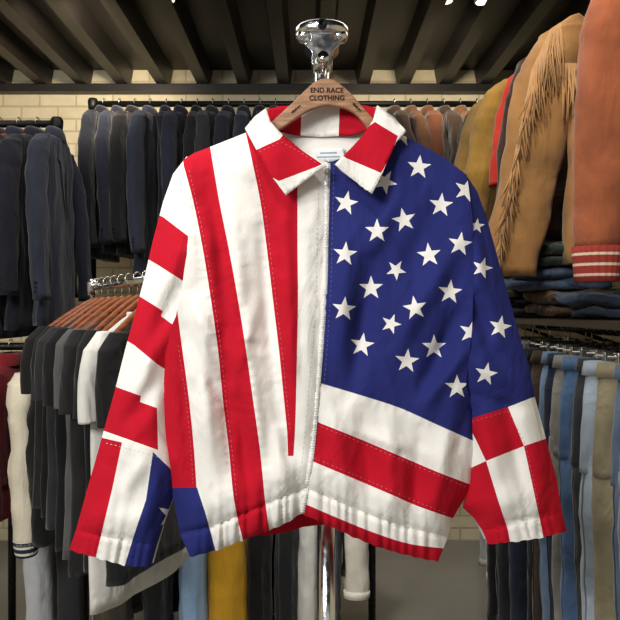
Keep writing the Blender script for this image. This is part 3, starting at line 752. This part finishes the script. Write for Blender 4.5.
panel('sleeve_back', rsl[:11]+[(567, 531), (512, 542), (488, 544)]+rsl[15:], [([(450, 425), (531, 398), (600, 380), (600, 620), (440, 620)], 1)], [NAVY, WHITE], sleeve_yf(rroll, rfolds, 9, back=True), back=True, grid=9)
# collar
def yf_collar(P):
    y = np.interp(P[:, 1], [104, 118, 135, 155, 196], [Y0-.002, Y0-.028, Y0-.054, Y0-.074, Y0-.082])
    return y-.003*np.sin(P[:, 0]*.12)-.004*np.exp(-((P[:, 1]-160)/20)**2)-wrinkle(P, .006, 7.7)
lleaf = [(266, 108), (270, 121), (280, 132), (300, 149), (327, 166), (316, 172), (286, 195), (270, 174), (257, 151), (245, 128), (255, 116)]
panel('collar_leaf', lleaf, [([(256, 150), (280, 139), (284, 133), (300, 149), (322, 164), (316, 167), (279, 181), (262, 172)], 1)], FM, yf_collar, solid=.003, label='white and red pointed collar leaf', step=3, grid=4)
rleaf = [(377, 105), (373, 120), (364, 134), (352, 147), (335, 164), (342, 171), (372, 194), (383, 172), (396, 142), (406, 131), (394, 117)]
panel('collar_leaf', rleaf, [([(366, 128), (375, 122), (398, 136), (390, 158), (381, 173), (346, 158), (343, 156)], 1)], FM, yf_collar, solid=.003, label='red and white pointed collar leaf', step=3, grid=4)
def yf_stand(P): return Y0+.038-.03*((P[:, 0]-322)/56)**2
panel('collar_stand', [(264, 110), (280, 106), (322, 104), (364, 105), (380, 109), (370, 130), (350, 135), (322, 137), (295, 135), (274, 130)], [([(262, 100), (302, 100), (300, 150), (262, 150)], 1), ([(340, 100), (390, 100), (390, 150), (338, 150)], 1)], FM, yf_stand, solid=.003)
panel('neck_label', [(312, 149), (344, 148), (345, 161), (313, 162)], [([(320, 152.5), (337, 152), (337, 153.6), (320, 154)], 1), ([(317, 156.5), (340, 156), (340, 157.4), (317, 157.9)], 1)], [fab('label_white', (226, 228, 226)), fab('label_print', (130, 150, 168))], lambda P: np.full(len(P), Y0+.036), solid=.001, step=1.5, grid=3)
# zipper
def ribbon(path, w, yf, dy, dash=None):
    b = MB(); pts = dens(path, 2.4, False); PP = np.array(pts); y = yf(PP)-dy
    for i in range(len(pts)-1):
        if dash and i % 2: continue
        dx = pts[i+1][0]-pts[i][0]; dyy = pts[i+1][1]-pts[i][1]; L = math.hypot(dx, dyy)+1e-6; nx, ny = -dyy/L*w/2, dx/L*w/2
        f = .9 if dash else 1
        e = (pts[i][0]+dx*f, pts[i][1]+dyy*f)
        b.add([at(pts[i][0]+nx, pts[i][1]+ny, y[i])-JO, at(e[0]+nx, e[1]+ny, y[i+1])-JO, at(e[0]-nx, e[1]-ny, y[i+1])-JO, at(pts[i][0]-nx, pts[i][1]-ny, y[i])-JO], [(0, 1, 2, 3)])
    return b
ZIPS = smooth_poly(ZIP, False)
o = ribbon(ZIPS, 5, yf_body, .0016).build('zipper_tape', fab('zip_tape', (236, 235, 231)), JR)
s = o.modifiers.new('solid', 'SOLIDIFY'); s.thickness = .0006
b = MB(); pts = dens(ZIPS, 1.9, False); ys = yf_body(np.array(pts))
for i, p in enumerate(pts):
    c = at(p[0]+(.3 if i % 2 else -.3), p[1], ys[i]-.0022)-JO; b.box(c, (.0024, .0008, .0024))
b.build('zipper_teeth', fab('zip_teeth', (226, 225, 222), rough=.4), JR, False)
ysl = float(yf_body(np.array([(327.5, 175.)]))[0])-.006
b = MB(); b.box(at(327, 171, ysl)-JO, (.009, .006, .012)); sl_ = b.build('zipper_slider', STEEL, JR, False, .002)
b = MB(); b.box(at(326.5, 180, ysl-.004)-JO, (.006, .002, .022)); b.build('pull_tab', CHROME, sl_, False, .0008)
# stitching
STW = fab('stitch_pale', (200, 100, 112)); STG = fab('stitch_grey', (196, 196, 200)); STB = fab('stitch_blue', (104, 110, 160))
def st(m, path, yf, smooth_=True):
    ribbon(smooth_poly(path, False) if smooth_ else path, .5, yf, .0011, dash=True).build('stitching', m, JR, False)
def shift(path, dx, dy=0): return [(p[0]+dx, p[1]+dy) for p in path]
E1 = [(186, 170), (193, 200), (203, 250), (211, 300), (218, 350), (223, 400), (229, 450), (234, 500)]
E2 = [(253, 165), (261, 205), (267, 250), (273, 300), (279, 350), (284, 400), (287, 430)]
st(STW, shift(E1, 3), yf_body); st(STW, shift(E2, 3), yf_body)
st(STW, [(178, 345), (186, 400), (191, 450), (193, 486)], yf_body)
st(STW, [(317, 425), (355, 440), (400, 459), (440, 476), (466, 487)], yf_body); st(STW, [(314, 458), (350, 473), (390, 490), (420, 503), (448, 514)], yf_body)
st(STG, shift(ZIP[:9], -9), yf_body); st(STB, shift(ZIP[:6], 6), yf_body)
cyf = lambda P: yf_collar(P)-.001
st(STW, [(259, 152), (281, 142), (300, 152), (318, 164)], cyf, False)
st(STG, [(282, 183), (288, 191), (318, 169)], cyf, False); st(STG, [(342, 167), (371, 190), (379, 175)], cyf, False)
st(STG, [(106, 443), (140, 452), (164, 459)], lyf)
st(STW, [(472, 422), (508, 411), (526, 446), (540, 512)], ryf, False)

# ---- main hanger
hout = smooth_poly([(208, 168), (240, 146), (265, 127), (283, 111), (300, 95), (314, 82), (325, 78), (336, 81), (351, 93), (363, 107), (385, 129), (415, 152), (440, 171), (434, 180), (405, 162), (380, 142), (368, 128), (357, 115), (345, 108), (330, 105), (317, 107), (302, 114), (285, 126), (262, 141), (240, 158), (214, 177)])
HR = thing('clothes_hanger', 'large brown wooden hanger with engraved lettering carrying the flag jacket', 'hanger', at(325, 90, Y0)); HO = HR.location.copy()
b = MB(); n = len(hout); yfr = Y0-.0065
fr = [at(p[0], p[1], yfr) for p in hout]; bk = [Vector((v.x, Y0+.0065, v.z)) for v in fr]
b.add(fr+bk, [tuple(range(n)), tuple(range(2*n-1, n-1, -1))]+[(i, (i+1) % n, n+(i+1) % n, n+i) for i in range(n)])
b.build('shoulder_bar', HWOOD, HR, False, .003, off=HO)
pk = at(322, 62, Y0)
b = MB(); rr = .0125; pts = []
for k in range(14):
    a = math.radians(-120+k*18); pts.append(Vector((pk.x+rr*math.sin(a), Y0, pk.z+rr*math.cos(a))))
tp = at(325, 72, Y0); pts += [Vector((tp.x+.002, Y0, tp.z+.002)), at(325, 84, Y0)]
b.tube(pts, .0022, 8); b.build('hook', STEEL, HR, off=HO)
def text(name, s, size, mat, parent, pos, rot=0, off=HO):
    cu = bpy.data.curves.new(name, 'FONT'); cu.body = s; cu.size = size; cu.align_x = 'CENTER'; cu.align_y = 'CENTER'; cu.extrude = .0003; cu.offset = .0004
    tmp = bpy.data.objects.new('tmp', cu); COL.objects.link(tmp)
    bpy.context.view_layer.update()
    dg = bpy.context.evaluated_depsgraph_get(); me = bpy.data.meshes.new_from_object(tmp.evaluated_get(dg))
    bpy.data.objects.remove(tmp)
    me.materials.clear(); me.materials.append(mat)
    me.transform(Matrix.Translation(pos-off) @ Matrix.Rotation(-rot, 4, 'Y') @ Matrix.Rotation(PI/2, 4, 'X'))
    o = bpy.data.objects.new(name, me); return link(o, parent)
yt = yfr-.0004
text('lettering', 'END RACE', .0145, INK, HR, at(327, 90.5, yt)); text('lettering', 'CLOTHING', .0145, INK, HR, at(327, 98.2, yt))
text('lettering', 'vintage', .0085, INK, HR, at(296, 109, yt), math.radians(40)); text('lettering', 'vintage', .0085, INK, HR, at(357, 107, yt), math.radians(-45))

# ---- chrome stand
YS = 1.43; pc = X(322, YS)
SR = thing('display_stand', 'polished chrome display stand rising behind the flag jacket', 'stand', (pc, YS, 0))
u = YS/F
def sz(py): return Zp(py, YS)
def prism(pts, y0, y1):
    b = MB(); n = len(pts)
    fr = [Vector(((p[0]-322)*u, y0, sz(p[1]))) for p in pts]; bk = [Vector((v.x, y1, v.z)) for v in fr]
    b.add(fr+bk, [tuple(range(n)), tuple(range(2*n-1, n-1, -1))]+[(i, (i+1) % n, n+(i+1) % n, n+i) for i in range(n)])
    return b
b = MB(); b.lathe([(0, sz(26)), (20*u, sz(26)), (24*u, sz(27)), (26*u, sz(29)), (26.5*u, sz(32)), (26.2*u, sz(36)), (24*u, sz(38)), (18*u, sz(39)), (0, sz(39))], (0, 0, 0), 48, sy=.75); b.build('clamp_head', CHROME, SR)
for s in (-1, 1):
    b = MB(); b.lathe([(0, 5*u), (5.5*u, 4.5*u), (8*u, 2*u), (8.2*u, -2*u), (6.5*u, -5.5*u), (3.5*u, -7*u), (0, -7.4*u)], (s*17.5*u, -.010, sz(38)), 20); b.build('clamp_jaw', CHROME, SR)
neck = smooth_poly([(312, 38), (332, 38), (333, 45), (339, 49), (336, 53), (332, 58), (331, 70), (313, 70), (312, 58), (308, 53), (305, 49), (311, 45)])
prism(neck, -.03, .025).build('clamp_neck', CHROME, SR, False, .007, seg=4)
b = MB(); b.lathe([(0, -.003), (.0062, -.003), (.0066, -.010), (.0098, -.010), (.0104, -.004), (.0104, .016), (0, .016)], (0, -.046, sz(33.5)), 24, 'y'); b.build('bolt_socket', IRON, SR)
b = MB(); b.lathe([(0, sz(60)), (.0165, sz(60)), (.0165, 1.02), (0, 1.02)], (0, 0, 0), 24); b.build('upper_pole', CHROME, SR)
b = MB(); b.lathe([(0, 1.03), (.023, 1.03), (.023, .02), (0, .02)], (.012, 0, 0), 24); b.build('lower_pole', CHROME, SR)
b = MB(); b.tube([(0, 0, pk.z), (0, Y0-YS-.02, pk.z)], .0085, 16); b.lathe([(0, -.012), (.0115, -.01), (.0125, 0), (.0115, .006), (0, .006)], (0, Y0-YS-.02, pk.z), 20, 'y'); b.build('hook_arm', CHROME, SR)
b = MB(); b.lathe([(0, 0), (.2, 0), (.2, .012), (.19, .018), (.04, .03), (.03, .05), (0, .05)], (0.012, 0, 0), 40); b.build('base', CHROME, SR)

# ---- ceiling spotlights
LENS = emis('lamp_lens', (255, 236, 200), 2.5); SW = fab('lamp_white', (170, 160, 144), rough=.4)
for i, (px, py, lb) in enumerate([(168, -2, 'white ceiling spotlight at the left above the back rail'), (446, -1, 'white ceiling spotlight at the right nearer the middle'), (482, 0, 'white ceiling spotlight at the far right of the ceiling')]):
    y = 2.9; p = at(px, py, y)
    t = thing('ceiling_spotlight', lb, 'light', p, 0, None)
    b = MB(); b.lathe([(0, .02), (.022, .02), (.034, 0.0), (.034, -.03), (.032, -.032), (.029, -.03), (0, -.03)], (0, 0, .02), 24); b.build('lamp_head', SW, t)
    b = MB(); b.lathe([(0, -.0105), (.028, -.0105), (.028, -.012), (0, -.014)], (0, 0, 0), 24); b.build('lens', LENS, t)
    b = MB(); b.tube([(0, 0, .03), (0, 0, HC+.11-p.z)], .008, 10); b.build('stem', SW, t)

# ------------------------------------------------------------------ lights
def area(name, loc, target, sx, sy, e, col):
    l = bpy.data.lights.new(name, 'AREA'); l.shape = 'RECTANGLE'; l.size = sx; l.size_y = sy; l.energy = e; l.color = col
    o = bpy.data.objects.new(name, l); o.location = loc; o.rotation_euler = (Vector(target)-Vector(loc)).to_track_quat('-Z', 'Y').to_euler(); COL.objects.link(o); return o
area('shopfront_daylight', (-1.4, -.8, 2.6), (0, 1.6, 1.1), 1.1, .8, 80, (1, .985, .96))
area('overhead_fill', (-.2, 2.3, 2.8), (-.2, 2.3, 0), 2.6, .9, 18, (1, .96, .9))  # added fill lamp under the closed ceiling, brightens the background racks
def spot(name, loc, target, e, col, ang=70, r=.08):
    l = bpy.data.lights.new(name, 'SPOT'); l.energy = e; l.color = col; l.spot_size = math.radians(ang); l.spot_blend = .7; l.shadow_soft_size = r
    o = bpy.data.objects.new(name, l); o.location = loc; o.rotation_euler = (Vector(target)-Vector(loc)).to_track_quat('-Z', 'Y').to_euler(); COL.objects.link(o)
W = (1, .87, .68)
spot('spot_back_left', (-.9, 2.75, 2.72), (-1.7, 4, 2.5), 66, W, 100)
spot('spot_back_right', (.6, 2.85, 2.72), (.8, 4, 2.4), 34, W, 100)
spot('spot_right', (.3, 1.2, 2.75), (1.0, 2.1, 1.7), 40, (1, .93, .82), 95)
spot('spot_left', (-.5, 1.0, 2.75), (-1.0, 2.2, 1.0), 36, (1, .96, .89), 90)
spot('spot_floor', (.05, 2.1, 2.75), (0, 2.8, 0), 60, (1, .97, .92), 75)
spot('spot_jacket', (-.3, .35, 2.78), (0, 1.33, 1.3), 32, (1, .95, .87), 70)
w = bpy.data.worlds.new('World'); sc.world = w; w.use_nodes = True
w.node_tree.nodes['Background'].inputs[0].default_value = (.92, .96, 1, 1); w.node_tree.nodes['Background'].inputs[1].default_value = .46

cam = bpy.data.cameras.new('Camera'); cam.sensor_width = 36; cam.lens = F/620*36; cam.clip_start = .01
co = bpy.data.objects.new('Camera', cam); co.location = (0, 0, CH); co.rotation_euler = (PI/2, 0, 0); COL.objects.link(co)
sc.camera = co
